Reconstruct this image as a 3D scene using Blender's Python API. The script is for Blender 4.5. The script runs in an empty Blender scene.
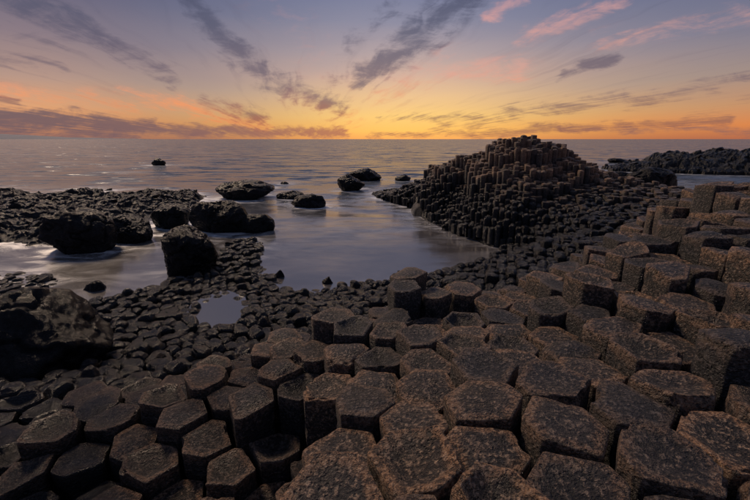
import bpy, bmesh, math, random
import numpy as np
from mathutils import Vector

# ------------------------------------------------------------------ camera
CAM_Z, FPX, PITCH = 4.6, 400.0, math.atan(111.0 / 400.0)
CP, SP = math.cos(PITCH), math.sin(PITCH)
scene = bpy.context.scene
col = scene.collection
cam_data = bpy.data.cameras.new('camera')
cam_data.sensor_width = 36.0
cam_data.lens = 36.0 * FPX / 750.0
cam_data.clip_start, cam_data.clip_end = 0.05, 60000
cam = bpy.data.objects.new('camera', cam_data)
cam.location = (0, 0, CAM_Z)
cam.rotation_euler = (math.pi / 2 - PITCH, 0, 0)
col.objects.link(cam)
scene.camera = cam
scene.render.resolution_x, scene.render.resolution_y = 1024, 683
scene.view_settings.view_transform = 'Standard'
scene.view_settings.look = 'None'
scene.view_settings.gamma = 1.0
scene.view_settings.exposure = 0.0
scene.cycles.max_bounces = 4
scene.cycles.diffuse_bounces = 2
scene.cycles.glossy_bounces = 2


def ray(u, v):
    """direction of a photograph pixel, unit depth along the view axis"""
    yc = (250.0 - v) / FPX
    return np.array([(u - 375.0) / FPX, CP + yc * SP, -SP + yc * CP])


def at_z(u, v, z):
    d = ray(u, v)
    t = (z - CAM_Z) / d[2]
    return np.array([d[0] * t, d[1] * t, z])


def at_t(u, v, t):
    d = ray(u, v) * t
    return np.array([d[0], d[1], CAM_Z + d[2]])


def lin(r, g, b):
    return tuple((c / 255 / 12.92 if c <= 10 else ((c / 255 + 0.055) / 1.055) ** 2.4) for c in (r, g, b)) + (1.0,)


# ------------------------------------------------------------------ node helper
class NT:
    def __init__(s, tree):
        s.t = tree

    def node(s, kind, **kw):
        n = s.t.nodes.new(kind)
        for k, v in kw.items():
            setattr(n, k, v)
        return n

    def put(s, sock, val):
        if isinstance(val, bpy.types.NodeSocket):
            s.t.links.new(val, sock)
        elif val is not None:
            sock.default_value = val

    def m(s, op, a, b=None, c=None, clamp=False):
        n = s.node('ShaderNodeMath', operation=op, use_clamp=clamp)
        for i, x in enumerate((a, b, c)):
            s.put(n.inputs[i], x)
        return n.outputs[0]

    def vm(s, op, a, b=None, scale=None):
        n = s.node('ShaderNodeVectorMath', operation=op)
        s.put(n.inputs[0], a)
        if b is not None:
            s.put(n.inputs[1], b)
        if scale is not None:
            s.put(n.inputs['Scale'], scale)
        return n.outputs['Value'] if op in ('DOT_PRODUCT', 'LENGTH', 'DISTANCE') else n.outputs[0]

    def sm(s, x, a, b, lo=0.0, hi=1.0, kind='SMOOTHSTEP'):
        n = s.node('ShaderNodeMapRange', interpolation_type=kind)
        for i, v in enumerate((x, a, b, lo, hi)):
            s.put(n.inputs[i], v)
        return n.outputs[0]

    def mix(s, f, a, b, blend='MIX'):
        n = s.node('ShaderNodeMix', data_type='RGBA', blend_type=blend)
        s.put(n.inputs['Factor'], f)
        s.put(n.inputs[6], a)
        s.put(n.inputs[7], b)
        return n.outputs[2]

    def noise(s, vec, scale, detail=4, rough=0.55, dist=0.0, color=False):
        n = s.node('ShaderNodeTexNoise')
        s.put(n.inputs['Vector'], vec)
        n.inputs['Scale'].default_value = scale
        n.inputs['Detail'].default_value = detail
        n.inputs['Roughness'].default_value = rough
        n.inputs['Distortion'].default_value = dist
        return n.outputs['Color'] if color else n.outputs['Fac']

    def ramp(s, f, stops, interp='EASE'):
        n = s.node('ShaderNodeValToRGB')
        r = n.color_ramp
        r.interpolation = interp
        while len(r.elements) < len(stops):
            r.elements.new(0.5)
        for e, (p, c) in zip(r.elements, stops):
            e.position = p
            e.color = c
        s.put(n.inputs[0], f)
        return n.outputs[0]

    def xyz(s, x, y, z):
        n = s.node('ShaderNodeCombineXYZ')
        for i, v in enumerate((x, y, z)):
            s.put(n.inputs[i], v)
        return n.outputs[0]


# ------------------------------------------------------------------ world
SUN_AZ, SUN_EL = math.radians(-40), math.radians(41)
world = bpy.data.worlds.new('World')
scene.world = world
world.use_nodes = True
world.cycles.sampling_method = 'MANUAL'
world.cycles.sample_map_resolution = 256
world.node_tree.nodes.clear()
W = NT(world.node_tree)
out = W.node('ShaderNodeOutputWorld')
bg = W.node('ShaderNodeBackground')
W.put(out.inputs[0], bg.outputs[0])
geo = W.node('ShaderNodeTexCoord').outputs['Generated']
sep = W.node('ShaderNodeSeparateXYZ')
W.put(sep.inputs[0], geo)
dx, dy, dz = sep.outputs
hl = W.m('SQRT', W.m('ADD', W.m('ADD', W.m('MULTIPLY', dx, dx), W.m('MULTIPLY', dy, dy)), 1e-4))
az = W.m('ARCTAN2', dx, dy)
el = W.m('DIVIDE', dz, hl)
elc = W.m('MAXIMUM', el, 0.0)
fac = W.m('MULTIPLY', elc, 2.0, clamp=True)
# slow unevenness so that the bands are not ruler straight
wob = W.noise(W.vm('MULTIPLY', geo, (2.0, 2.0, 9.0)), 1.0, 3)
fac = W.m('ADD', fac, W.m('MULTIPLY', W.m('SUBTRACT', wob, 0.5), W.sm(elc, 0.0, 0.15, 0.0, 0.12)), clamp=True)
cen = W.ramp(fac, [(0.0, lin(246, 160, 86)), (0.035, lin(255, 192, 98)), (0.10, lin(252, 206, 126)), (0.19, lin(240, 198, 150)),
                   (0.28, lin(218, 182, 164)), (0.38, lin(184, 166, 170)), (0.50, lin(146, 145, 168)), (0.62, lin(124, 130, 162)),
                   (1.0, lin(118, 126, 156))], 'LINEAR')
lef = W.ramp(fac, [(0.0, lin(122, 96, 100)), (0.06, lin(166, 114, 98)), (0.12, lin(154, 124, 120)),
                   (0.22, lin(112, 116, 136)), (0.36, lin(78, 94, 130)), (0.54, lin(60, 79, 120)),
                   (1.0, lin(86, 100, 134))], 'LINEAR')
rig = W.ramp(fac, [(0.0, lin(180, 104, 80)), (0.05, lin(228, 134, 80)), (0.12, lin(202, 146, 110)),
                   (0.22, lin(158, 140, 138)), (0.36, lin(120, 122, 146)), (0.54, lin(96, 104, 138)),
                   (1.0, lin(100, 108, 138))], 'LINEAR')
sides = W.mix(W.sm(W.m('DIVIDE', dx, hl), -0.55, 0.55), lef, rig)
wc = W.m('EXPONENT', W.m('MULTIPLY', W.m('SUBTRACT', W.m('COSINE', W.m('SUBTRACT', az, 0.07)), 1.0), 11.0))
grad = W.mix(wc, sides, cen)
nish = W.node('ShaderNodeTexSky', sky_type='NISHITA')
nish.sun_disc = False
nish.sun_elevation = math.radians(2.0)
nish.sun_rotation = SUN_AZ
nish.altitude = 5
nish.dust_density = 2.0
nsky = W.vm('SCALE', nish.outputs[0], scale=0.10)
base = W.mix(0.12, grad, nsky)
# afterglow where the sun went down
glow = W.m('MULTIPLY', W.m('EXPONENT', W.m('MULTIPLY', W.m('SUBTRACT', W.m('COSINE', W.m('SUBTRACT', az, 0.09)), 1.0), 22.0)),
           W.m('EXPONENT', W.m('MULTIPLY', elc, -13.0)))
base = W.mix(glow, base, (0.26, 0.14, 0.03, 1), 'ADD')

# clouds: strokes given by azimuth / tan(elevation), frayed by wind-stretched noise
den = W.m('ADD', W.m('ABSOLUTE', dz), 0.035)
plan = W.xyz(W.m('DIVIDE', dx, den), W.m('DIVIDE', dy, den), 0.0)
rotn = W.node('ShaderNodeVectorRotate', rotation_type='Z_AXIS')
W.put(rotn.inputs['Vector'], plan)
rotn.inputs['Angle'].default_value = math.radians(-9)
pr = rotn.outputs[0]
wl = W.noise(W.vm('MULTIPLY', W.xyz(az, el, 0.0), (1.0, 2.0, 1.0)), 4.0, 3, 0.5, 0.0, True)
pr = W.vm('ADD', pr, W.vm('MULTIPLY', W.vm('SUBTRACT', wl, (0.5, 0.5, 0.5)), (0.7, 1.2, 0.0)))
fib = W.noise(W.vm('MULTIPLY', pr, (4.4, 0.36, 1.0)), 1.0, 5, 0.58, 0.6)
fine = W.noise(W.vm('MULTIPLY', W.xyz(az, el, 0.0), (15.0, 44.0, 1.0)), 1.0, 7, 0.66, 0.5)
P0 = W.xyz(az, el, 0.0)
wn = W.noise(W.vm('MULTIPLY', P0, (1.0, 2.2, 1.0)), 11.0, 4, 0.6, 0.0, True)
warp = W.vm('MULTIPLY', W.vm('SUBTRACT', wn, (0.5, 0.5, 0.5)), (0.07, 0.045, 0.0))
P1 = W.vm('ADD', P0, warp)


def sky_pt(u, v):
    d = ray(u, v)
    return np.array([math.atan2(d[0], d[1]), d[2] / math.hypot(d[0], d[1])])


def stroke(u1, v1, u2, v2, wpx, strength):
    a, b = sky_pt(u1, v1), sky_pt(u2, v2)
    d = b - a
    L2 = float(d @ d) + 1e-9
    q = W.vm('SUBTRACT', P1, (a[0], a[1], 0.0))
    t = W.m('MULTIPLY', W.vm('DOT_PRODUCT', q, (d[0], d[1], 0.0)), 1.0 / L2, clamp=True)
    # width measured more tightly in elevation than in azimuth
    r = W.vm('SUBTRACT', q, W.vm('SCALE', (d[0], d[1], 0.0), scale=t))
    dist = W.vm('LENGTH', r)
    return W.sm(dist, 0.0, wpx / FPX, strength, 0.0)


def stack(strokes):
    acc = None
    for s in strokes:
        k = stroke(*s)
        acc = k if acc is None else W.m('MAXIMUM', acc, k)
    return acc


dark = stack([
    (0, -8, 75, 26, 24, .9), (75, 26, 170, 74, 18, .75), (0, 30, 75, 42, 16, .5), (0, 54, 60, 68, 14, .65),
    (190, -5, 228, 45, 26, .85), (228, 45, 268, 80, 24, .85), (268, 78, 335, 106, 26, .80), (205, 104, 262, 118, 15, .8),
    (335, 80, 352, 35, 24, .42), (365, 75, 410, 48, 26, 1.0), (405, 50, 470, -10, 32, 1.0), (380, 25, 430, -20, 30, .5),
    (565, 74, 612, 60, 10, .85), (470, 124, 560, 101, 15, .62), (530, 110, 625, 96, 13, .72), (380, 119, 470, 117, 9, .6), (440, 124, 520, 119, 12, .6),
    (480, 133, 720, 120, 9, .85), (630, 102, 770, 72, 14, .62), (690, 112, 770, 98, 9, .45), (0, 100, 16, 103, 7, .8), (60, 96, 130, 108, 10, .3), (240, 10, 330, 70, 50, .2),
    (370, 135, 540, 131, 8, .8), (540, 30, 640, 60, 30, .15)])
band = stack([(-300, 121, 20, 118, 13, 1.0), (20, 120, 150, 127, 12, 1.0), (140, 129, 345, 132, 9, .9), (-60, 131, 130, 134, 12, .7), (560, 129, 820, 131, 6, .5)])
pink = stack([(492, 14, 522, 0, 12, .8), (520, 36, 620, 2, 15, .6), (600, 42, 760, 8, 18, .4), (415, 68, 520, 70, 26, .5), (380, 92, 450, 60, 34, .4),
              (130, 92, 240, 114, 16, .6), (290, 92, 350, 120, 24, .45), (-20, 88, 130, 106, 16, .5), (270, 0, 340, 90, 60, .25), (195, 110, 262, 123, 14, .7)])
mixn = W.m('ADD', W.m('MULTIPLY', W.m('SUBTRACT', fib, 0.5), 1.6), W.m('MULTIPLY', W.m('SUBTRACT', fine, 0.5), 2.0))
kd = W.m('MULTIPLY', W.sm(W.m('ADD', dark, mixn), 0.25, 1.15, 0.0, 0.95), W.sm(dark, 0.0, 0.5))
kb = W.m('MULTIPLY', W.sm(W.m('ADD', band, W.m('MULTIPLY', mixn, 0.8)), 0.05, 1.0, 0.0, 0.88), W.sm(band, 0.0, 0.3))
kp = W.m('MULTIPLY', W.sm(W.m('ADD', pink, W.m('MULTIPLY', mixn, 0.9)), 0.15, 1.15, 0.0, 0.9), W.sm(pink, 0.0, 0.5))
# thin veil over the whole vault, so that the sky goes on beyond the frame
veil = W.m('MULTIPLY', W.sm(fib, 0.48, 0.78), W.sm(el, 0.02, 0.10, 0.0, 0.35))
dcol = W.ramp(fac, [(0.0, lin(150, 96, 84)), (0.08, lin(134, 96, 88)), (0.2, lin(112, 96, 108)), (0.45, lin(84, 86, 108)), (0.8, lin(66, 72, 98))], 'LINEAR')
bcol = W.mix(wc, lin(92, 86, 100), lin(190, 120, 90))
pcol = W.ramp(fac, [(0.0, lin(240, 138, 80)), (0.15, lin(246, 156, 104)), (0.3, lin(230, 168, 150)), (0.6, lin(196, 152, 158))], 'LINEAR')
c = W.mix(veil, base, W.mix(0.5, base, dcol))
c = W.mix(W.m('MULTIPLY', kp, W.sm(W.m('COSINE', az), 0.0, 0.5)), c, pcol)
c = W.mix(kb, c, bcol)
c = W.mix(kd, c, W.mix(0.22, dcol, c))
# below the horizon: dim ground bounce
c = W.mix(W.sm(el, -0.02, -0.002), (0.03, 0.03, 0.04, 1), c)
W.put(bg.inputs[0], c)
bg.inputs[1].default_value = 1.0

# ------------------------------------------------------------------ sun lamp (added high, left of the sunset, to light the column tops)
sd = bpy.data.lights.new('sun', 'SUN')
sd.energy = 2.2
sd.angle = math.radians(12)
sd.color = (1.0, 0.74, 0.53)
sun = bpy.data.objects.new('sun', sd)
sv = Vector((math.sin(SUN_AZ) * math.cos(SUN_EL), math.cos(SUN_AZ) * math.cos(SUN_EL), math.sin(SUN_EL)))
sun.rotation_euler = (-sv).to_track_quat('-Z', 'Y').to_euler()
sun.location = sv * 200
col.objects.link(sun)

# ------------------------------------------------------------------ numpy noise
rng = np.random.default_rng(11)


def vnoise(p, seed=0):
    i = np.floor(p).astype(np.int64)
    f = p - i
    f = f * f * f * (f * (f * 6 - 15) + 10)
    r = 0
    for a in (0, 1):
        for b in (0, 1):
            for c_ in (0, 1):
                h = ((i[..., 0] + a) * 73856093) ^ ((i[..., 1] + b) * 19349663) ^ ((i[..., 2] + c_) * 83492791) ^ (seed * 2654435)
                h = (h ^ (h >> 13)) * 1274126177
                h = (h ^ (h >> 16)) & 0xFFFF
                wgt = (f[..., 0] if a else 1 - f[..., 0]) * (f[..., 1] if b else 1 - f[..., 1]) * (f[..., 2] if c_ else 1 - f[..., 2])
                r = r + wgt * (h / 32767.5 - 1.0)
    return r


def fbm(p, octv=4, gain=0.5, seed=0):
    r, a, s = 0, 1.0, 1.0
    for o in range(octv):
        r = r + a * vnoise(p * s, seed + o * 17)
        a *= gain
        s *= 2.03
    return r


def n2(x, y, s, seed=0, octv=3):
    return fbm(np.stack([x / s, y / s, np.zeros_like(x) + 0.37], -1), octv, 0.5, seed)


def sstep(x, a, b):
    t = np.clip((x - a) / (b - a), 0, 1)
    return t * t * (3 - 2 * t)


# ------------------------------------------------------------------ terrain
CTRL = []
for u, v, z in [
    (375, 490, 3.28), (480, 450, 3.28), (560, 480, 3.28), (650, 480, 3.24), (740, 480, 3.24),
    (265, 490, 2.08), (318, 470, 2.45), (150, 490, 2.02), (30, 490, 1.98), (200, 445, 2.2), (100, 445, 2.1), (420, 400, 3.12), (350, 395, 3.0), (270, 400, 2.5), (375, 445, 3.05),
    (170, 420, 2.3), (60, 430, 2.1), (340, 345, 2.72), (420, 300, 2.75), (200, 385, 2.1), (280, 360, 2.4), (0, 420, 1.9),
    (480, 370, 3.08), (560, 380, 3.15), (650, 400, 3.24), (730, 400, 3.32),
    (480, 310, 2.75), (540, 300, 2.9), (600, 330, 3.12), (660, 300, 3.32), (720, 300, 3.45),
    (600, 255, 3.1), (640, 270, 3.25), (700, 250, 3.5), (650, 235, 3.25),
    (690, 205, 3.62), (740, 182, 3.98), (715, 192, 3.84), (790, 178, 4.02), (740, 230, 3.68), (640, 222, 3.15),
    (540, 270, 1.35), (560, 240, 1.5), (600, 215, 1.75), (640, 203, 1.85), (500, 264, 0.8), (480, 275, 0.8),
    (270, 300, 0.45), (180, 330, 0.75), (120, 350, 0.85), (300, 318, 0.7), (380, 298, 0.7), (440, 285, 0.75),
    (230, 280, 0.3), (245, 250, 0.25), (60, 340, 0.5)]:
    CTRL.append(at_z(u, v, z))
for u, v, t in [
    (512, 137, 22), (535, 136, 22), (558, 143, 22.3), (490, 143, 22.5), (455, 153, 24), (432, 167, 27), (410, 183, 30),
    (575, 158, 22.6), (590, 167, 23), (606, 181, 24), (510, 170, 19.8), (480, 170, 21.5), (540, 165, 20), (510, 195, 18.5), (500, 214, 17.6),
    (545, 210, 17.6), (450, 203, 23), (462, 181, 23.5), (570, 200, 18.5), (565, 180, 20), (600, 196, 19)]:
    CTRL.append(at_t(u, v, t))
COASTPX = [(-120, 340), (20, 310), (75, 302), (125, 292), (165, 284), (200, 268), (222, 248), (238, 234), (258, 234), (268, 245),
           (262, 262), (285, 283), (305, 292), (325, 287), (360, 280), (395, 277), (435, 271), (470, 263), (492, 256),
           (500, 248), (470, 241), (440, 226), (408, 207), (376, 198), (372, 191)]
COAST = [at_z(u, v, 0.05)[:2] for u, v in COASTPX]
for p in COAST:
    CTRL.append(np.array([p[0], p[1], 0.05]))
COAST += [np.array(p) for p in [(2.5, 38), (8, 36), (14, 32), (19, 29), (24, 23), (40, 18), (40, -4), (-14, -4), (-16, 6)]]
for p in [(2.5, 37, 0.1), (8, 34, .3), (14, 30, .6), (19, 27, 1.0), (24, 21, 1.5), (10, 28, 1.6), (7, 26, 2.8), (14, 26, 1.6), (40, 15, 3), (20, 12, 3.4), (12, 6, 4.05),
          (8, 2, 3.5), (2.2, 0.6, 3.2), (4, -1, 3.2), (0, -1, 3.2), (-5, 0, 2.2), (-12, 4, 1.0), (-5, 5, 1.3), (-3, 6.2, .9), (11, 12, 3.0), (9, 13.5, 1.7), (13, 15, 1.9), (0, 6.6, 1.1), (2, 7.2, 1.2), (3.6, 7.6, 1.5), (5.0, 9.2, 1.6), (7.2, 11.5, 1.7)]:
    CTRL.append(np.array(p, float))
CTRL = np.array(CTRL)
COAST = np.array(COAST)
n = len(CTRL)
D = np.linalg.norm(CTRL[:, None, :2] - CTRL[None, :, :2], axis=-1)
A = np.zeros((n + 3, n + 3))
A[:n, :n] = -D - 0.03 * np.eye(n)
A[:n, n] = A[n, :n] = 1
A[:n, n + 1:] = CTRL[:, :2]
A[n + 1:, :n] = CTRL[:, :2].T
WTS = np.linalg.lstsq(A, np.r_[CTRL[:, 2], 0, 0, 0], rcond=None)[0]


def land_sd(x, y, poly):
    """signed distance to a polygon, positive inside"""
    P = np.stack([x, y], -1)
    ins = np.zeros(x.shape, bool)
    best = np.full(x.shape, 1e9)
    m = len(poly)
    for i in range(m):
        a, b = poly[i], poly[(i + 1) % m]
        e = b - a
        w = P - a
        t = np.clip((w @ e) / (e @ e), 0, 1)
        best = np.minimum(best, np.linalg.norm(w - t[..., None] * e, axis=-1))
        cnd = (a[1] > y) != (b[1] > y)
        with np.errstate(divide='ignore', invalid='ignore'):
            xx = a[0] + (y - a[1]) * (b[0] - a[0]) / (b[1] - a[1] + 1e-12)
        ins ^= cnd & (x < xx)
    return np.where(ins, best, -best)


def height(x, y):
    r = np.zeros(x.shape)
    for i in range(n):
        r -= WTS[i] * np.hypot(x - CTRL[i, 0], y - CTRL[i, 1])
    return r + WTS[n] + WTS[n + 1] * x + WTS[n + 2] * y


# ------------------------------------------------------------------ materials
def basalt_material():
    m = bpy.data.materials.new('basalt')
    m.use_nodes = True
    t = NT(m.node_tree)
    b = m.node_tree.nodes['Principled BSDF']
    pos = t.node('ShaderNodeNewGeometry').outputs['Position']
    at = t.node('ShaderNodeAttribute', attribute_name='rock')
    sp = t.node('ShaderNodeSeparateColor')
    t.put(sp.inputs[0], at.outputs['Color'])
    wet, tint, rim = sp.outputs
    dullv = t.node('ShaderNodeAttribute', attribute_name='dull').outputs['Fac']
    big = t.noise(pos, 2.2, 4, 0.6)
    mid = t.noise(pos, 11, 5, 0.65)
    grit = t.noise(pos, 70, 4, 0.7)
    pit = t.node('ShaderNodeTexVoronoi', feature='F1')
    t.put(pit.inputs['Vector'], pos)
    pit.inputs['Scale'].default_value = 48
    crack = t.node('ShaderNodeTexVoronoi', feature='DISTANCE_TO_EDGE')
    t.put(crack.inputs['Vector'], t.vm('ADD', pos, t.vm('SCALE', t.noise(pos, 6, 4, 0.6, 0, True), scale=0.25)))
    crack.inputs['Scale'].default_value = 3.4
    ck = t.sm(crack.outputs['Distance'], 0.0, 0.03)
    speck = t.noise(pos, 42, 5, 0.66, 0.3)
    frac = t.node('ShaderNodeTexVoronoi', feature='DISTANCE_TO_EDGE')
    t.put(frac.inputs['Vector'], t.vm('ADD', pos, t.vm('SCALE', t.noise(pos, 14, 4, 0.65, 0, True), scale=0.16)))
    frac.inputs['Scale'].default_value = 13
    fl = t.m('MULTIPLY', t.sm(frac.outputs['Distance'], 0.09, 0.0), t.sm(t.noise(pos, 4, 3), 0.42, 0.58))
    pits = t.m('MULTIPLY', t.sm(pit.outputs['Distance'], 0.42, 0.10), t.sm(t.noise(pos, 9, 3), 0.42, 0.6))
    dry = t.mix(t.sm(big, 0.35, 0.65), (0.026, 0.026, 0.028, 1), (0.060, 0.048, 0.040, 1))
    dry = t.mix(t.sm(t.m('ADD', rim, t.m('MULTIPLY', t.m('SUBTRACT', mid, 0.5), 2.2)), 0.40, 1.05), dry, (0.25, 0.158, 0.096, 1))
    dry = t.mix(t.sm(mid, 0.54, 0.66, 0.0, 0.5), dry, (0.20, 0.170, 0.148, 1))
    dry = t.mix(t.sm(speck, 0.53, 0.62, 0.0, 0.7), dry, (0.40, 0.315, 0.24, 1))  # pale specks paint in the highlights of the rough grain
    dry = t.mix(t.sm(speck, 0.49, 0.42, 0.0, 0.85), dry, (0.010, 0.0095, 0.010, 1))
    dry = t.mix(t.m('MULTIPLY', pits, 0.85), dry, (0.008, 0.0075, 0.0075, 1))
    dry = t.mix(t.m('MULTIPLY', fl, 0.8), dry, (0.008, 0.0075, 0.0075, 1))
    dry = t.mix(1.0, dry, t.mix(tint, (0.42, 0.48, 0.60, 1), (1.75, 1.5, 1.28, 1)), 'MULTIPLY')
    blk = t.mix(t.sm(mid, 0.35, 0.7), (0.003, 0.003, 0.004, 1), (0.012, 0.0115, 0.0115, 1))
    c = t.mix(wet, dry, blk)
    c = t.mix(t.sm(crack.outputs['Distance'], 0.0, 0.012, 0.35, 0.0), c, (0.012, 0.011, 0.011, 1))
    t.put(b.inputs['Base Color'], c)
    t.put(b.inputs['Roughness'], t.m('SUBTRACT', t.m('ADD', 0.36, t.m('MULTIPLY', grit, 0.3)), t.m('MULTIPLY', wet, 0.30)))
    t.put(b.inputs['Specular IOR Level'], t.m('SUBTRACT', t.m('SUBTRACT', 0.60, t.m('MULTIPLY', wet, 0.30)), t.m('MULTIPLY', dullv, 0.16)))
    h = t.m('ADD', t.m('MULTIPLY', mid, 0.22), t.m('ADD', t.m('MULTIPLY', grit, 0.22), t.m('MULTIPLY', speck, 0.75)))
    h = t.m('SUBTRACT', h, t.m('ADD', t.m('MULTIPLY', pits, 0.22), t.m('MULTIPLY', fl, 0.16)))
    h = t.m('ADD', h, t.m('MULTIPLY', ck, 0.08))
    bp = t.node('ShaderNodeBump')
    bp.inputs['Distance'].default_value = 0.09
    t.put(bp.inputs['Strength'], t.m('SUBTRACT', 1.0, t.m('MULTIPLY', wet, 0.45)))
    t.put(bp.inputs['Height'], h)
    t.put(b.inputs['Normal'], bp.outputs[0])
    return m


MAT = basalt_material()


def sea_material():
    m = bpy.data.materials.new('sea_water')
    m.use_nodes = True
    t = NT(m.node_tree)
    b = m.node_tree.nodes['Principled BSDF']
    pos = t.node('ShaderNodeNewGeometry').outputs['Position']
    foam = t.node('ShaderNodeAttribute', attribute_name='foam').outputs['Fac']
    calm = t.node('ShaderNodeAttribute', attribute_name='calm').outputs['Fac']
    w1 = t.noise(t.vm('MULTIPLY', pos, (0.10, 0.34, 1)), 1.0, 6, 0.6, 0.4)
    w2 = t.noise(t.vm('MULTIPLY', pos, (0.7, 1.7, 1)), 1.0, 5, 0.62, 0.5)
    w3 = t.noise(t.vm('MULTIPLY', pos, (0.02, 0.07, 1)), 1.0, 3, 0.5)
    fn = t.noise(t.vm('MULTIPLY', pos, (0.5, 0.9, 1)), 1.0, 6, 0.62, 1.2)
    fo = t.m('MULTIPLY', foam, t.sm(fn, 0.36, 0.66, 0.05, 1.0), clamp=True)
    far = t.m('MULTIPLY', t.sm(w1, 0.52, 0.68), t.sm(w3, 0.38, 0.60, 0.0, 0.24))
    fo = t.m('MAXIMUM', fo, t.m('MULTIPLY', far, t.m('SUBTRACT', 1.0, calm)))
    t.put(b.inputs['Base Color'], t.mix(fo, t.mix(calm, (0.018, 0.036, 0.062, 1), (0.060, 0.052, 0.048, 1)), (0.86, 0.88, 0.92, 1)))
    t.put(b.inputs['Roughness'], t.m('ADD', t.m('ADD', 0.22, t.m('MULTIPLY', calm, -0.06)), t.m('MULTIPLY', fo, 0.4)))
    t.put(b.inputs['IOR'], t.m('ADD', 1.30, t.m('MULTIPLY', calm, 1.60)))
    n1 = t.noise(t.vm('MULTIPLY', pos, (0.16, 0.42, 1)), 1.0, 5, 0.62, 0.4, True)
    n2_ = t.noise(t.vm('MULTIPLY', pos, (0.5, 1.1, 1)), 1.0, 4, 0.6, 0.4, True)
    sl = t.vm('SUBTRACT', t.vm('ADD', t.vm('SCALE', n1, scale=0.7), t.vm('SCALE', n2_, scale=0.3)), (0.5, 0.5, 0.5))
    amp = t.m('SUBTRACT', 1.9, t.m('MULTIPLY', calm, 1.68))
    nv = t.vm('ADD', t.vm('MULTIPLY', t.vm('SCALE', sl, scale=amp), (0.7, 1.0, 0.0)), (0.0, 0.0, 1.0))
    t.put(b.inputs['Normal'], t.vm('NORMALIZE', nv))
    return m


def plain(name, color, rough=0.9):
    m = bpy.data.materials.new(name)
    m.use_nodes = True
    t = NT(m.node_tree)
    b = m.node_tree.nodes['Principled BSDF']
    pos = t.node('ShaderNodeNewGeometry').outputs['Position']
    nz = t.noise(pos, 0.004, 5, 0.6)
    t.put(b.inputs['Base Color'], t.mix(nz, tuple(c * 0.8 for c in color) + (1,), tuple(c * 1.2 for c in color) + (1,)))
    b.inputs['Roughness'].default_value = rough
    return m


# ------------------------------------------------------------------ mesh helpers
def mesh_np(name, verts, faces4, rock=None, faces3=None):
    """verts (n,3), faces4 (m,4) and faces3 (k,3) index arrays"""
    me = bpy.data.meshes.new(name)
    f3 = faces3 if faces3 is not None else np.zeros((0, 3), int)
    f4 = faces4 if faces4 is not None else np.zeros((0, 4), int)
    nl = f4.size + f3.size
    me.vertices.add(len(verts))
    me.vertices.foreach_set('co', np.ascontiguousarray(verts, np.float32).ravel())
    me.loops.add(nl)
    me.loops.foreach_set('vertex_index', np.r_[f4.ravel(), f3.ravel()].astype(np.int32))
    me.polygons.add(len(f4) + len(f3))
    st = np.r_[np.arange(len(f4)) * 4, f4.size + np.arange(len(f3)) * 3].astype(np.int32)
    me.polygons.foreach_set('loop_start', st)
    me.polygons.foreach_set('use_smooth', np.ones(len(st), bool))
    me.update(calc_edges=True)
    if rock is not None:
        a = me.attributes.new('rock', 'FLOAT_COLOR', 'POINT')
        a.data.foreach_set('color', np.ascontiguousarray(np.c_[rock, np.ones(len(rock))], np.float32).ravel())
    return me


def obj(name, me, mat, parent=None, **props):
    o = bpy.data.objects.new(name, me)
    if mat and me is not None and not me.materials:
        me.materials.append(mat)
    col.objects.link(o)
    o.parent = parent
    for k, v in props.items():
        o[k] = v
    return o


# ------------------------------------------------------------------ basalt columns
def hexgrid(x0, x1, y0, y1, s, jit, ang):
    r = max(x1 - x0, y1 - y0) * 0.75
    k = int(r / s) + 2
    i, j = np.meshgrid(np.arange(-k, k + 1), np.arange(-k, k + 1))
    px = (i + 0.5 * (j % 2)) * s * 1.07
    py = j * s * 0.93
    p = np.stack([px.ravel(), py.ravel()], -1)
    p += rng.uniform(-jit, jit, p.shape) * s
    c, s_ = math.cos(ang), math.sin(ang)
    p = p @ np.array([[c, s_], [-s_, c]]) + [(x0 + x1) / 2, (y0 + y1) / 2]
    return p[(p[:, 0] > x0) & (p[:, 0] < x1) & (p[:, 1] > y0) & (p[:, 1] < y1)]


def neighbours(p, rad, kmax=16):
    """indices of the kmax nearest sites within a few cells, through a bucket grid"""
    cell = np.floor(p / rad).astype(int)
    d = {}
    for i, c in enumerate(map(tuple, cell)):
        d.setdefault(c, []).append(i)
    res = np.full((len(p), kmax), -1)
    for c, ids in d.items():
        cand = []
        for a in (-1, 0, 1):
            for b in (-1, 0, 1):
                cand += d.get((c[0] + a, c[1] + b), [])
        cand = np.array(cand)
        dd = np.linalg.norm(p[ids][:, None] - p[cand][None], axis=-1)
        o = np.argsort(dd, axis=1)[:, 1:kmax + 1]
        res[np.array(ids)[:, None], np.arange(o.shape[1])] = cand[o]
    return res


def radial(p, nb, N, gap, pw, src=None):
    """distance from each site to its Voronoi cell's edge in N directions; pw rounds the corners"""
    th = np.arange(N) * 2 * math.pi / N
    uv = np.stack([np.cos(th), np.sin(th)], -1)
    ok = nb >= 0
    src = p if src is None else src
    v = src[np.maximum(nb, 0)] - p[:, None]
    L = np.linalg.norm(v, axis=-1) + 1e-9
    dist = np.maximum(L / 2 - np.asarray(gap)[:, None] / 2, 0.02)
    cs = np.einsum('ijk,nk->ijn', v / L[..., None], uv)
    inv = np.where(ok[..., None], np.maximum(cs, 0) / dist[..., None], 0)
    pw = np.asarray(pw).reshape(-1, 1)
    mx = inv.max(1)
    r = 1 / (mx * ((inv / mx[:, None]) ** pw[:, None]).sum(1) ** (1 / pw))
    cap = 0.64 * np.sort(np.where(ok, L, 9.0), 1)[:, 1:4].mean(1)
    return np.minimum(r, cap[:, None]), uv


def lloyd(p, rad, it):
    for _ in range(it):
        nb = neighbours(p, rad)
        r, uv = radial(p, nb, 36, np.zeros(len(p)), np.full(len(p), 40))
        cen_ = (r ** 3)[..., None] * uv
        p = p + 0.55 * (cen_.sum(1) * (2 / 3) / (r ** 2).sum(1)[:, None])
    return p


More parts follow.
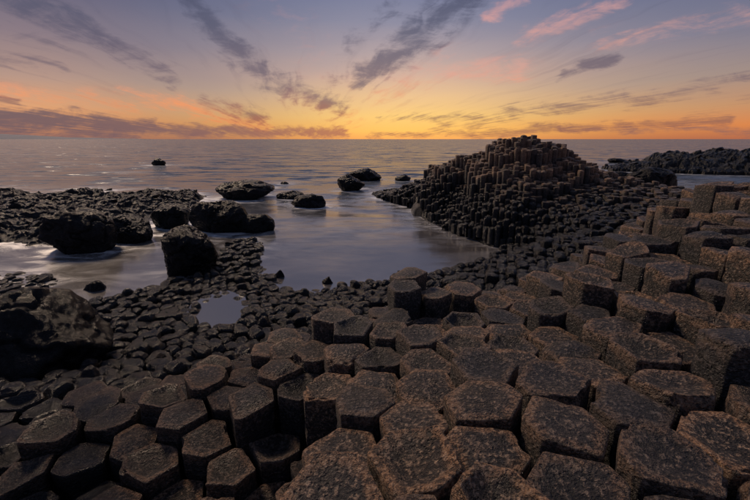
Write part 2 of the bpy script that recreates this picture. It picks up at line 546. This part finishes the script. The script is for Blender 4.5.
LODS = {  # corner samples, top rings (fraction of the radius), extra side rings (metres below the top)
    0: (72, [.12, .26, .40, .54, .66, .76, .84, .90, .945, .975], [.03, .06, .10, .15, .20, .25, .31, .37, .43, .50, .6, .72]),
    1: (40, [.2, .45, .66, .82, .92, .97], [.04, .10, .18, .27, .38, .5]),
    2: (20, [.35, .7, .9], [.06, .16, .34]),
    3: (12, [.55, .88], [.10])}


def template(N, R):
    i = np.arange(N)
    q = []
    for k in range(R - 1):
        a, b = 1 + k * N, 1 + (k + 1) * N
        q.append(np.stack([a + i, b + i, b + (i + 1) % N, a + (i + 1) % N], -1))
    tri = np.stack([np.zeros(N, int), 1 + i, 1 + (i + 1) % N], -1)
    return np.concatenate(q), tri


def build_columns(lod, p, r_of, h, depth, worn, seed, tilt=0.06, lichen=0.0):
    """vertex arrays (ncol, nvert, 3) and rock attribute for columns of one level of detail"""
    N, tops, sides_ = LODS[lod]
    r, uv = r_of(N)
    m = len(p)
    g = np.random.default_rng(seed)
    tiltd = g.normal(0, tilt, (m, 2))
    dish = g.uniform(-0.6, 1.0, m) * 0.10
    dome = 0.02 + 0.16 * worn
    tint = g.uniform(0, 1, m)
    rm = r.mean(1)
    bev = np.minimum((0.009 + 0.06 * worn) * g.uniform(0.7, 1.6, m), 0.08)
    V, S, Dp = [], [], []
    ctr = np.c_[p, np.zeros(m)]
    V.append(ctr[:, None])
    S.append(np.zeros((m, 1)))
    Dp.append(np.zeros((m, 1)))
    eb = np.minimum(bev / rm, 0.35)
    for s in tops:
        rr = r * (s * (1 - eb * 0.6))[:, None]
        V.append(np.concatenate([p[:, None] + rr[..., None] * uv, np.zeros((m, N, 1))], -1))
        S.append(np.full((m, N), s))
        Dp.append(np.zeros((m, N)))
    for k, (fr, fz) in enumerate([(0.75, 0.30), (1.0, 1.0)]):
        rr = r * (1 - eb * 0.6 * (1 - fr))[:, None]
        dd = np.repeat((bev * fz)[:, None], N, 1)
        V.append(np.concatenate([p[:, None] + rr[..., None] * uv, -dd[..., None]], -1))
        S.append(np.ones((m, N)))
        Dp.append(dd)
    j1, j2 = g.uniform(0.12, 0.3, m), g.uniform(0.35, 0.6, m)
    for s in list(sides_) + [None]:
        dd = (bev + s) if s is not None else np.maximum(depth, bev + sides_[-1] + 0.1)
        shrink = np.zeros(m)
        if s is not None and lod <= 1:
            shrink = 0.018 * np.exp(-((s - j1) / 0.022) ** 2) + 0.018 * np.exp(-((s - j2) / 0.03) ** 2)
        rr = r - shrink[:, None]
        V.append(np.concatenate([p[:, None] + rr[..., None] * uv, -np.repeat(dd[:, None, None], N, 1)], -1))
        S.append(np.ones((m, N)))
        Dp.append(np.repeat(dd[:, None], N, 1))
    V, S, Dp = np.concatenate(V, 1), np.concatenate(S, 1), np.concatenate(Dp, 1)
    rel = V[..., :2] - p[:, None]
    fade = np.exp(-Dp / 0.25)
    z = V[..., 2] + fade * (rel * tiltd[:, None]).sum(-1)
    z += (Dp < 0.12) * ((dish * (1 - worn))[:, None] * (np.minimum(S / 0.92, 1) ** 2 - 0.75) - dome[:, None] * S ** 3 * (0.35 + worn[:, None]))
    z = z - ((Dp >= 0.12) * (dome * (0.35 + worn) - 0.25 * dish * (1 - worn))[:, None]) * np.exp(-(Dp - 0.12) / 0.2)
    V[..., 2] = z + h[:, None]
    # weathering
    q = V + g.uniform(0, 0.02, (m, 1, 3))
    if lod <= 2:
        a = fbm(q * 6.0, 4 if lod == 0 else 3, 0.58, 3)
        b = fbm(q * 3.2 + 40, 3, 0.52, 5)
        top = (Dp < 0.02)
        amp = 0.006 + 0.008 * (g.uniform(0, 1, m)[:, None] ** 2)
        V[..., 2] += np.where(top, a * amp, 0.3 * a * amp) * (S > 0) + (S == 0) * a * amp
        # chipped rims: knock the edge down where noise is high
        chip = sstep(fbm(q * 5.5 + 9, 3, 0.5, 8), 0.42, 0.95) * np.exp(-((S - 1) / 0.06) ** 2) * np.exp(-Dp / 0.07)
        V[..., 2] -= chip * 0.035
        out_ = rel / (np.linalg.norm(rel, axis=-1, keepdims=True) + 1e-6)
        V[..., :2] += out_ * (b * 0.007 * (S > 0.8) - chip * 0.03)[..., None]
    # attribute: wet / tint / rim
    wz = V[..., 2] + 0.35 * fbm(V * 0.9, 2, 0.5, 31)
    wet = 1 - sstep(wz, 1.55, 2.75)
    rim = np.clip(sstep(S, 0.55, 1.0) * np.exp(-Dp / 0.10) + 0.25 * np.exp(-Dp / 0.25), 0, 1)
    rim = np.clip(rim + lichen * sstep(wz, 2.3, 3.4), 0, 1)  # lichen tan of the crest, strengthened in place of warm light
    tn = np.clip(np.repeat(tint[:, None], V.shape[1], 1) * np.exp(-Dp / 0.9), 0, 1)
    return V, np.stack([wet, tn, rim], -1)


class Field:
    """a stretch of columned rock: a structure whose largest columns are parts of their own"""
    def __init__(s, name, sites, h, worn, gap, pw, rad, label=None, maxpart=300, seed=1):
        s.name, s.p, s.h, s.worn = name, sites, h, worn
        s.gap, s.pw, s.rad, s.seed, s.maxpart = gap, pw, rad, seed, maxpart
        s.tilt, s.lichen = 0.12, 0.0


def depth_of(p):
    return p[:, 1] * CP + 0 * p[:, 0]


def realise(fields, rad):
    """fields share one Voronoi diagram so that neighbours fit"""
    allp = np.concatenate([f.p for f in fields])
    allh = np.concatenate([f.h for f in fields])
    allw = np.concatenate([f.worn for f in fields])
    gap = np.concatenate([f.gap for f in fields])
    pw = np.concatenate([f.pw for f in fields])
    nb = neighbours(allp, rad)
    hn = np.where(nb >= 0, allh[np.maximum(nb, 0)], allh[:, None])[:, :8]
    dep = np.clip(allh - hn.min(1) + 0.35, 0.55, 4.5)
    fid = np.concatenate([np.full(len(f.p), i) for i, f in enumerate(fields)])
    # view: depth, in frame?
    tz = allp[:, 1] * CP - (allh - CAM_Z) * SP
    yc = (allp[:, 1] * SP + (allh - CAM_Z) * CP) / np.maximum(tz, .1)
    xc = allp[:, 0] / np.maximum(tz, .1)
    seen = (tz > 0.5) & (np.abs(xc) < 0.98) & (yc > -0.70)
    for i, f in enumerate(fields):
        ids = np.where((fid == i))[0]
        base_ids = ids[seen[ids]]
        order = base_ids[np.argsort(tz[base_ids])]
        named = set(order[:f.maxpart].tolist())
        root = f.root
        rest_v, rest_q, rest_t, rest_r, off = [], [], [], [], 0
        for lod, (lo, hi) in {0: (0, 4.2), 1: (4.2, 9.0), 2: (9.0, 22.0), 3: (22.0, 999)}.items():
            tt = np.linalg.norm(np.c_[allp[ids], allh[ids] - CAM_Z], axis=1)
            sel = ids[(tt >= lo) & (tt < hi) & (seen[ids] | (tz[ids] > -3))]
            # what stands well outside the frame needs no fine detail
            if lod < 2:
                sel_out = sel[~seen[sel]]
                sel = sel[seen[sel]]
            else:
                sel_out = np.zeros(0, int)
            for L, ss in ((lod, sel), (2, sel_out)):
                if not len(ss):
                    continue
                N = LODS[L][0]
                V, R = build_columns(L, allp[ss], lambda N_: radial(allp[ss], nb[ss], N_, gap[ss], pw[ss], allp), allh[ss], dep[ss], allw[ss], f.seed + L * 7 + (3 if ss is sel_out else 0), f.tilt, f.lichen)
                Q, T = template(N, (V.shape[1] - 1) // N)
                for k, gi in enumerate(ss):
                    if gi in named:
                        c0 = np.array([allp[gi, 0], allp[gi, 1], allh[gi] - dep[gi]])
                        o = obj('basalt_column', mesh_np('basalt_column', V[k] - c0, Q, R[k], T), MAT, root)
                        o.location = c0
                    else:
                        rest_v.append(V[k]); rest_q.append(Q + off); rest_t.append(T + off); rest_r.append(R[k])
                        off += len(V[k])
        if rest_v:
            obj('column_field', mesh_np('column_field', np.concatenate(rest_v), np.concatenate(rest_q), np.concatenate(rest_r), np.concatenate(rest_t)),
                MAT, root, kind='stuff')


def bedrock(name, x0, x1, y0, y1, step, hfun, mask, drop, label):
    """dark rock sheet that closes the joints below the columns"""
    xs, ys = np.arange(x0, x1 + step, step), np.arange(y0, y1 + step, step)
    X, Y = np.meshgrid(xs, ys)
    Z = hfun(X, Y) - drop
    Z = np.where(mask(X, Y) > -0.4, Z, -1.2)
    V = np.stack([X, Y, Z], -1).reshape(-1, 3)
    i, j = np.meshgrid(np.arange(len(xs) - 1), np.arange(len(ys) - 1))
    a = (j * len(xs) + i).ravel()
    F = np.stack([a, a + 1, a + 1 + len(xs), a + len(xs)], -1)
    keep = (mask(X, Y) > -0.9).ravel()[F].any(1)
    F = F[keep]
    used, inv = np.unique(F, return_inverse=True)
    rock = np.tile([1.0, 0.2, 0.0], (len(used), 1))
    return obj(name, mesh_np(name, V[used], inv.reshape(-1, 4), rock), MAT, None, kind='structure', label=label)


# --- causeway, shelf and mound share one Voronoi diagram
def region(p):
    h = height(p[:, 0], p[:, 1])
    # dividing line between the upper causeway and the low ground
    reg = np.where(p[:, 1] > 13.2, 2, np.where(h > 1.75, 0, 1))
    return np.where((p[:, 0] > 2.2) & (reg == 1) & (p[:, 1] > 8.2), 2, reg)


SETS = [(0.39, 0.26, 0.35), (0.265, 0.30, 0.9), (0.28, 0.26, 0.2)]
cands = []
for k, (s, j, a) in enumerate(SETS):
    g0 = hexgrid(-14, 30, -1.0, 39, s, j, a)
    g0 = g0[(np.abs(g0[:, 0]) < 1.15 * np.maximum(g0[:, 1], 0) + 3.5)]
    sdv = land_sd(g0[:, 0], g0[:, 1], COAST)
    g0 = g0[sdv > 0.05 + 0.35 * n2(g0[:, 0], g0[:, 1], 1.2, 5)]
    if k == 1:
        g0 = g0[rng.uniform(0, 1, len(g0)) > 0.13]
    rg = region(g0)
    cands.append(g0[rg == k])
counts = [len(c) for c in cands]
sites = lloyd(np.concatenate(cands), 1.0, 2)
reg = np.repeat([0, 1, 2], counts)
sx, sy = sites.T
hh = height(sx, sy)
sdist = land_sd(sx, sy, COAST)
ur = rng.uniform(0, 1, len(sites))
nr = rng.normal(0, 1, len(sites))
hh = hh + np.where(reg == 0, np.where(sx > 1.8, 0.08, 0.16), 0.08) * n2(sx, sy, 1.1, 4) + np.where(reg == 2, 0.15, 0) * n2(sx, sy, 2.6, 9)


def clustered(sp, seed):
    """height of the clump of columns that a column belongs to, so that clumps break off at one level"""
    g = np.random.default_rng(seed)
    cc = hexgrid(-16, 32, -3, 41, sp, 0.32, 0.6)
    cc = cc[np.abs(cc[:, 0]) < 1.3 * np.maximum(cc[:, 1], 0) + 5]
    ch = height(cc[:, 0], cc[:, 1]) + g.normal(0, 0.05 * sp, len(cc))
    best, bi = np.full(len(sites), 1e9), np.zeros(len(sites), int)
    for a0 in range(0, len(cc), 400):
        d_ = np.hypot(sx[:, None] - cc[None, a0:a0 + 400, 0], sy[:, None] - cc[None, a0:a0 + 400, 1])
        k_ = d_.argmin(1)
        dv = d_[np.arange(len(sites)), k_]
        bi = np.where(dv < best, a0 + k_, bi)
        best = np.minimum(best, dv)
    return ch[bi]


cl_a, cl_b = clustered(0.72, 3), clustered(1.1, 4)
high = (reg == 2) & (sy > 14) & (hh > 1.2)
hh = np.where(reg == 1, hh + 0.07 * nr,
              np.where(reg == 0, 0.35 * hh + 0.65 * (cl_a + 0.06 * n2(sx, sy, 0.8, 6)) + 0.06 * nr,
                       np.where(high, np.where(hh > 2.1, 0.35 * hh + 0.65 * cl_b, 0.7 * hh + 0.3 * cl_b) + 0.08 * nr, 0.5 * hh + 0.5 * cl_a + 0.07 * nr)))
hh = np.where((reg == 0) & (ur < 0.07), hh - 0.14, hh)
hh = np.where(hh < 0.02, 0.02 + 0.05 * ur, hh)
# the pair of tall columns standing proud at the brink of the upper causeway
for (u, v, z, rr_) in [(415, 280, 3.05, 0.26), (442, 287, 2.9, 0.16), (328, 316, 2.8, 0.16)]:
    q = at_z(u, v, z)
    hh = np.where(np.hypot(sx - q[0], sy - q[1]) < rr_ + 0.1, z + 0.02 * nr, hh)
worn = np.where(reg == 0, 0.0 + 0.09 * ur ** 2, np.where(reg == 1, 0.28 + 0.25 * ur, np.where(hh > 2.0, 0.04, 0.25) + 0.15 * ur))
gapv = np.where(reg == 0, 0.032 + 0.022 * ur, np.where(reg == 1, 0.006 + 0.012 * ur, 0.003 + 0.005 * ur))
pwv = np.where(reg == 0, 60, np.where(reg == 1, 24, 70))
# the rain pool on the low shelf
PUDDLE = [at_z(u, v, 0.50)[:2] for u, v in [(193, 318), (200, 304), (222, 295), (236, 300), (240, 316), (222, 326), (200, 328)]]
PUDDLE = np.array(PUDDLE)
pd = land_sd(sx, sy, PUDDLE)
hh = np.where(pd > -0.05, 0.25, np.where(pd > -0.7, np.clip(hh, 0.50, 0.68), hh))

fields = []
LBL = {0: ('causeway', 'high pavement of brown many-sided basalt columns stepping down to the shore'),
       1: ('shore_shelf', 'low black shelf of sea-worn rounded column stumps'),
       2: ('rock_mound', 'mound of upright basalt columns rising over the sea with black footing')}
mf = lambda X, Y: land_sd(X, Y, COAST)
for k in range(3):
    mk = reg == k
    f = Field(LBL[k][0], sites[mk], hh[mk], worn[mk], gapv[mk], pwv[mk], 1.0, None, 300, 100 + k * 31)
    f.tilt, f.lichen = ((0.08, 0.0), (0.13, 0.0), (0.09, 1.15))[k]
    fields.append(f)


def regmask(k):
    def fn(X, Y):
        P = np.stack([X.ravel(), Y.ravel()], -1)
        r_ = (region(P) == k).reshape(X.shape)
        near = np.abs(X) < 1.25 * np.maximum(Y, 0) + 4.5
        return np.where(r_ & near, mf(X, Y), -9.0)
    return fn


fields[0].root = bedrock('causeway', -14, 30, -1.5, 13.4, 0.35, height, regmask(0), 0.62, LBL[0][1])
fields[1].root = bedrock('shore_shelf', -14, 4, 3, 13.4, 0.35, height, regmask(1), 0.30, LBL[1][1])
fields[2].root = bedrock('rock_mound', 0, 30, 8, 39, 0.5, height, regmask(2), 0.62, LBL[2][1])
realise(fields, 1.0)


# --- low reef, small islet and far headland
def reef(name, polypx, hmax, size, label, seed, gap_, jit=0.3, prof=None, parts=300, zref=0.05, world=None, ns=2.0, tilt=0.25):
    poly = np.array(world) if world is not None else np.array([at_z(u, v, zref)[:2] for u, v in polypx])
    lo, hi = poly.min(0), poly.max(0)
    g0 = hexgrid(lo[0] - 1, hi[0] + 1, lo[1] - 1, hi[1] + 1, size, jit, 0.3 + seed)
    sdv = land_sd(g0[:, 0], g0[:, 1], poly) + 0.8 * size * n2(g0[:, 0], g0[:, 1], 3 * size, seed)
    g0 = g0[sdv > 0]
    sdv = sdv[sdv > 0]
    hfun = prof if prof else (lambda x, y, s: hmax * (1 - np.exp(-s / 1.6)) * (0.62 + 0.55 * n2(x, y, ns, seed + 3)))
    h = np.maximum(hfun(g0[:, 0], g0[:, 1], sdv), 0.03) + rng.normal(0, 0.10 * size, len(g0))
    f = Field(name, g0, h, 0.22 + rng.uniform(-.2, .25, len(g0)), np.full(len(g0), gap_), np.full(len(g0), 18), 1.0, None, parts, 300 + seed)
    hb = lambda X, Y: hfun(X, Y, np.maximum(land_sd(X, Y, poly), 0))
    f.root = bedrock(name, lo[0] - 1, hi[0] + 1, lo[1] - 1, hi[1] + 1, size, hb, lambda X, Y: land_sd(X, Y, poly), 0.35 * size + .1, label)
    f.tilt = tilt
    realise([f], max(1.0, size * 2.2))
    return poly, g0


_ico = {}


def ico(sub):
    if sub not in _ico:
        bm = bmesh.new()
        bmesh.ops.create_icosphere(bm, subdivisions=sub, radius=1)
        bm.verts.ensure_lookup_table()
        v = np.array([x.co[:] for x in bm.verts])
        f = np.array([[x.index for x in fc.verts] for fc in bm.faces])
        bm.free()
        _ico[sub] = (v, f)
    return _ico[sub]


STONES = []
for k in range(8):
    g = np.random.default_rng(900 + k)
    v, f = ico(3)
    nr_ = g.normal(0, 1, (11, 3))
    nr_ /= np.linalg.norm(nr_, axis=1, keepdims=True)
    cs_ = np.maximum(v @ nr_.T, 1e-3) / g.uniform(0.7, 1.0, 11)
    r_ = np.minimum((cs_ ** 18).sum(1) ** (-1 / 18), 1.1)
    Vq = v * r_[:, None] * [1.0, 0.8, 0.55]
    Vq = Vq + v * 0.07 * fbm(Vq * 2.6 + k, 3, 0.5, k)[:, None]
    me = mesh_np('stone', Vq, None, np.tile([1.0, g.uniform(0.1, 0.6), 0.0], (len(Vq), 1)), f)
    me.materials.append(MAT)
    da = me.attributes.new('dull', 'FLOAT', 'POINT')
    da.data.foreach_set('value', np.full(len(Vq), 0.7, np.float32))
    STONES.append(me)


def rock_mass(name, poly, hfun, step, label, seed, jag, cell, nstone=0, ssize=(0.2, 0.5)):
    """one jagged body of rock, broken into tilted blocks, with loose stones lying on it"""
    lo, hi = poly.min(0) - 1, poly.max(0) + 1
    xs, ys = np.arange(lo[0], hi[0], step), np.arange(lo[1], hi[1], step)
    X, Y = np.meshgrid(xs, ys)
    g = np.random.default_rng(seed)

    def surf(X, Y):
        wx, wy = X + 0.5 * cell * n2(X, Y, cell * 0.9, seed + 7), Y + 0.5 * cell * n2(X, Y, cell * 0.9, seed + 8)
        ix, iy = np.floor(wx / cell), np.floor(wy / (cell * 0.6))
        def hsh(a):
            return np.modf(np.abs(np.sin(ix * 12.9898 + iy * 78.233 + a) * 43758.5453))[0]
        fx, fy = wx / cell - ix - .5, wy / (cell * 0.6) - iy - .5
        blk = jag * (hsh(1) - 0.45) + jag * 0.9 * ((hsh(2) - .5) * fx + (hsh(3) - .5) * fy)
        edge = np.maximum(np.abs(fx), np.abs(fy))
        blk = blk - jag * 0.45 * sstep(edge, 0.36, 0.5)
        sdv = land_sd(X, Y, poly) + 0.5 * n2(X, Y, 1.6, seed) + 0.25 * n2(X, Y, 0.5, seed + 2)
        rid = (1 - np.abs(n2(X, Y, cell * 1.7, seed + 4))) - 0.5
        z = hfun(X, Y, np.maximum(sdv, 0)) + sstep(sdv, 0, 0.8) * (blk + jag * 0.9 * rid + 0.35 * jag * n2(X, Y, cell * .3, seed + 5))
        return np.where(sdv > 0, np.maximum(z, -0.3), np.maximum(sdv * 1.2, -0.6)), sdv
    Z, SDV = surf(X, Y)
    V = np.stack([X, Y, Z], -1).reshape(-1, 3)
    ii, jj = np.meshgrid(np.arange(len(xs) - 1), np.arange(len(ys) - 1))
    a = (jj * len(xs) + ii).ravel()
    F = np.stack([a, a + 1, a + 1 + len(xs), a + len(xs)], -1)
    F = F[(SDV > -0.5).ravel()[F].any(1)]
    used, inv = np.unique(F, return_inverse=True)
    V = V[used]
    o = obj(name, mesh_np(name, V, inv.reshape(-1, 4), np.tile([1.0, 0.3, 0.0], (len(V), 1))), MAT, None, kind='structure', label=label)
    o.data.polygons.foreach_set('use_smooth', np.zeros(len(o.data.polygons), bool))
    da = o.data.attributes.new('dull', 'FLOAT', 'POINT')
    da.data.foreach_set('value', np.full(len(V), 0.8, np.float32))
    put = 0
    while put < nstone:
        q = g.uniform(lo, hi)
        z_, s_ = surf(np.array([q[0]]), np.array([q[1]]))
        if s_[0] < 0.15:
            continue
        st = obj('stone', STONES[put % 8], None, o)
        r_ = g.uniform(*ssize)
        st.scale = (r_, r_, r_)
        st.rotation_euler = (g.uniform(-.4, .4), g.uniform(-.4, .4), g.uniform(0, 6.28))
        st.location = (q[0], q[1], z_[0] + 0.1 * r_)
        put += 1
    return o


reefL = np.array([at_z(u, v, 0.05)[:2] for u, v in [
    (-120, 262), (0, 242), (40, 247), (75, 251), (100, 246), (140, 231), (150, 215), (190, 209), (205, 199), (196, 192), (150, 191),
    (128, 196), (100, 194), (60, 197), (0, 190), (-120, 188)]])
rock_mass('reef', reefL, lambda x, y, s: 0.72 * (1 - np.exp(-s / 1.2)) * (0.75 + 0.45 * n2(x, y, 3.0, 5)), 0.10,
          'low black jagged reef lying in the sea beside rounded boulders', 2, 0.24, 0.8, 50, (0.14, 0.34))
reefB, rb_sites = reef('reef', [(70, 193), (95, 192), (118, 190), (90, 188.5), (66, 190)], 0.35, 0.5, 'thin black ledge of wet stones awash beyond the jagged reef', 3, 0.05, parts=60)
isl, is_sites = reef('reef', [(-80, 312), (-60, 276), (25, 271), (62, 278), (52, 290), (28, 297), (10, 303)], 0.38, 0.34, 'small wet patch of black stones beside the channel', 4, 0.05)


def head_prof(x, y, s):
    return 2.7 * (1 - np.exp(-s / 5.0)) * (0.80 + 0.35 * n2(x, y, 5, 77)) * sstep(x, 33, 46) + 0.4


hd = np.array([(35, 60), (41, 56), (50, 52), (62, 50), (80, 50), (80, 80), (62, 78), (46, 72), (37, 66)], float)
rock_mass('headland', hd, head_prof, 0.22, 'dark rocky headland running out into the sea', 5, 0.5, 1.6, 60, (0.3, 0.7))

# ------------------------------------------------------------------ boulders
BOULD = []


def boulder(u, vb, wpx, hpx, label, seed, zg=0.0, deep=0.8, sub=5, rough=1.0, sink=0.35):
    """a sea-worn block standing at the pixel where it meets the water or rock"""
    g = np.random.default_rng(seed)
    v, f = ico(sub)
    c = at_z(u, vb, zg)
    t = c[1] * CP - (c[2] - CAM_Z) * SP
    w, h = wpx / FPX * t, hpx / FPX * t
    rx, ry = w / 2, w / 2 * deep
    rz = (h + sink) / 2 * 1.04
    k = 15
    nrm = g.normal(0, 1, (k, 3))
    nrm /= np.linalg.norm(nrm, axis=1, keepdims=True)
    dd = g.uniform(0.76, 1.02, k)
    cs = np.maximum(v @ nrm.T, 1e-3) / dd
    r = (cs ** 28).sum(1) ** (-1 / 28)
    r = np.minimum(r, 1.12)
    q = v * r[:, None]
    s3 = np.array([rx, ry, rz])
    V = q * s3
    sc = 1.0 / max(w, 0.6)
    a = fbm(V * 3.0 * sc + seed, 6, 0.62, seed)
    ridg = 1 - np.abs(fbm(V * 4.0 * sc + seed + 9, 3, 0.5, seed + 3))
    V = V + v * (0.042 * a - 0.045 * sstep(ridg, 0.8, 1.0))[:, None] * rough * w * 0.8
    V[:, 2] += rz - sink
    base = np.array([c[0], c[1] + ry * 0.75, zg])
    rock = np.tile([1.0, g.uniform(0.2, 0.8), 0.0], (len(V), 1))
    o = obj('boulder', mesh_np('boulder', V, None, rock, f), MAT, None, label=label, category='rock', group='boulders along the shore')
    da = o.data.attributes.new('dull', 'FLOAT', 'POINT')
    da.data.foreach_set('value', np.ones(len(V), np.float32))
    o.location = base
    BOULD.append((base[0], base[1], max(rx, ry)))
    return o


boulder(182, 277, 58, 43, 'blocky black boulder standing alone in the channel beside the stump shelf', 1, sub=6)
boulder(216, 234, 56, 32, 'rounded black boulder between two smaller ones near the reef tip', 2, sub=6)
boulder(166, 229, 42, 23, 'small black boulder wedged between the jagged reef and the rounded boulder', 3, sub=6)
boulder(252, 233, 36, 17, 'low black boulder at the foot of the stump shelf, beside the rounded one', 4, sub=5)
boulder(240, 200, 56, 16, 'long low black rock in the foam beyond the rounded boulder', 5, sub=5)
boulder(255, 189, 30, 5, 'flat black rock barely awash behind the long low rock', 6, sub=5)
boulder(66, 255, 68, 38, 'broad black boulder at the landward edge of the jagged reef', 7, sub=6)
boulder(123, 243, 46, 23, 'squat black boulder beside the broad one, water spilling between them', 8, sub=6)
boulder(289, 199, 26, 7, 'flat black rock beside a rounder one in the open bay', 9)
boulder(308, 208, 31, 12, 'smooth black rock in the open bay beside a flat one', 10)
boulder(349, 191, 28, 14, 'pointed black rock in front of a longer one in the bay', 11)
boulder(366, 181, 32, 10, 'long black rock behind the pointed one in the bay', 12)
boulder(404, 181, 16, 5, 'small black rock near the toe of the column mound', 13, sub=4)
boulder(157, 165.5, 12, 7, 'lone small rock far out in the open sea', 14, sub=4)
boulder(284, 184, 8, 2, 'tiny black rock showing above the waves in the bay', 15, sub=4)
boulder(660, 191, 44, 22, 'large smooth dark boulder standing before the headland', 16, sub=6)
boulder(619, 178, 26, 6, 'low dark rock awash beside the column mound', 17)
boulder(641, 180, 20, 8, 'small dark rock leaning against the large smooth boulder', 18)
boulder(622, 163, 22, 4, 'flat dark rock at the tip of the headland', 19)
boulder(190, 296, 0.1 + 10, 4, 'small stone lying in the channel by the stump shelf', 20, sub=4)
boulder(278, 278, 12, 6, 'small black stone in the still pool by the shelf', 21, sub=4)
boulder(327, 284, 11, 6, 'little black stone at the near rim of the still pool', 22, sub=4)
boulder(92, 291, 20, 9, 'rounded stone in the channel between the stone patch and the shelf', 23, sub=4)
boulder(-8, 405, 172, 90, 'huge rough black boulder lying at the foot of the causeway', 24, zg=0.55, deep=0.75, sub=6, rough=0.8, sink=0.4)

# ------------------------------------------------------------------ water
SEA = sea_material()


def grow(a, b, step, far, ratio=1.22):
    mid = list(np.arange(a, b + 1e-6, step))
    s, hi_ = step, []
    x = mid[-1]
    while x < far:
        s *= ratio
        x += s
        hi_.append(x)
    s, lo_ = step, []
    x = mid[0]
    while x > -far:
        s *= ratio
        x -= s
        lo_.append(x)
    return np.array(lo_[::-1] + mid + hi_)


xs = grow(-32, 44, 0.4, 16000)
ys = grow(3, 72, 0.4, 16000)
X, Y = np.meshgrid(xs, ys)
dmin = np.full(X.shape, 1e3)
core = (np.abs(X) < 70) & (Y > -10) & (Y < 95)
dl = land_sd(X[core], Y[core], COAST)
dc = -dl
for pl in (reefL, reefB, isl, hd):
    dc = np.minimum(dc, -land_sd(X[core], Y[core], pl))
for bx, by, br in BOULD:
    dc = np.minimum(dc, np.hypot(X[core] - bx, Y[core] - by) - br)
dmin[core] = dc
wide = np.exp(-np.maximum(dmin, 0) / 3.4)
nearf = np.exp(-np.maximum(dmin, 0) / 0.5)
# the surf is on the seaward side; the pool inside the bay is still
open_ = np.maximum(sstep(Y - 0.25 * X, 13, 21), sstep(Y, 22, 34))
foam = wide * 0.40 * (0.06 + 0.92 * open_) + nearf * 0.65 * (0.12 + 0.88 * open_)
foam *= 0.75 + 0.55 * n2(X, Y, 5.0, 3)
foam = np.clip(foam, 0, 0.85)
calm = np.clip((1 - sstep(Y + 0.15 * np.abs(X - 1), 16, 44)) * 0.95 + 0.05 * wide, 0, 1)
Vs = np.stack([X, Y, np.zeros_like(X)], -1).reshape(-1, 3)
i, j = np.meshgrid(np.arange(len(xs) - 1), np.arange(len(ys) - 1))
a = (j * len(xs) + i).ravel()
sea_me = mesh_np('sea', Vs, np.stack([a, a + 1, a + 1 + len(xs), a + len(xs)], -1))
for nm, arr in (('foam', foam), ('calm', calm)):
    at = sea_me.attributes.new(nm, 'FLOAT', 'POINT')
    at.data.foreach_set('value', arr.ravel().astype(np.float32))
obj('sea', sea_me, SEA, None, kind='structure', label='calm grey sea at dusk reaching to the horizon')

# rain pool on the shelf
pm = bmesh.new()
cpt = PUDDLE.mean(0)
ring = [pm.verts.new((*(cpt + (p - cpt) * 1.5), 0.46)) for p in PUDDLE]
pm.faces.new(ring)
pme = bpy.data.meshes.new('tide_pool')
pm.to_mesh(pme)
pm.free()
for nm, val in (('foam', 0.0), ('calm', 1.0)):
    at = pme.attributes.new(nm, 'FLOAT', 'POINT')
    at.data.foreach_set('value', np.full(len(pme.vertices), val, np.float32))
obj('tide_pool', pme, SEA, None, kind='structure', label='small still tide pool on the stump shelf')

# ------------------------------------------------------------------ far coast on the horizon
k = 60
tt = np.linspace(0, 1, k)
hx = -13500 + 7600 * tt
pro = (np.sin(tt * math.pi) ** 0.7) * (150 + 70 * n2(hx, hx * 0, 1500, 5)) * (1 - 0.35 * tt)
rows = []
for dpt, sc in ((0, 0.0), (300, 0.55), (700, 1.0), (1600, 0.8), (2600, 0.0)):
    rows.append(np.stack([hx, np.full(k, 9000.0 + dpt), pro * sc - 2 + (sc > 0) * 8 * n2(hx, hx * 0 + dpt, 300, 6)], -1))
Vh = np.concatenate(rows)
i, j = np.meshgrid(np.arange(k - 1), np.arange(4))
a = (j * k + i).ravel()
obj('hills', mesh_np('hills', Vh, np.stack([a, a + 1, a + 1 + k, a + k], -1)), plain('moorland_hazed', (0.22, 0.22, 0.24)), None,  # pale blue-grey stands in for haze over the distance
    kind='structure', label='low far coast along the horizon')
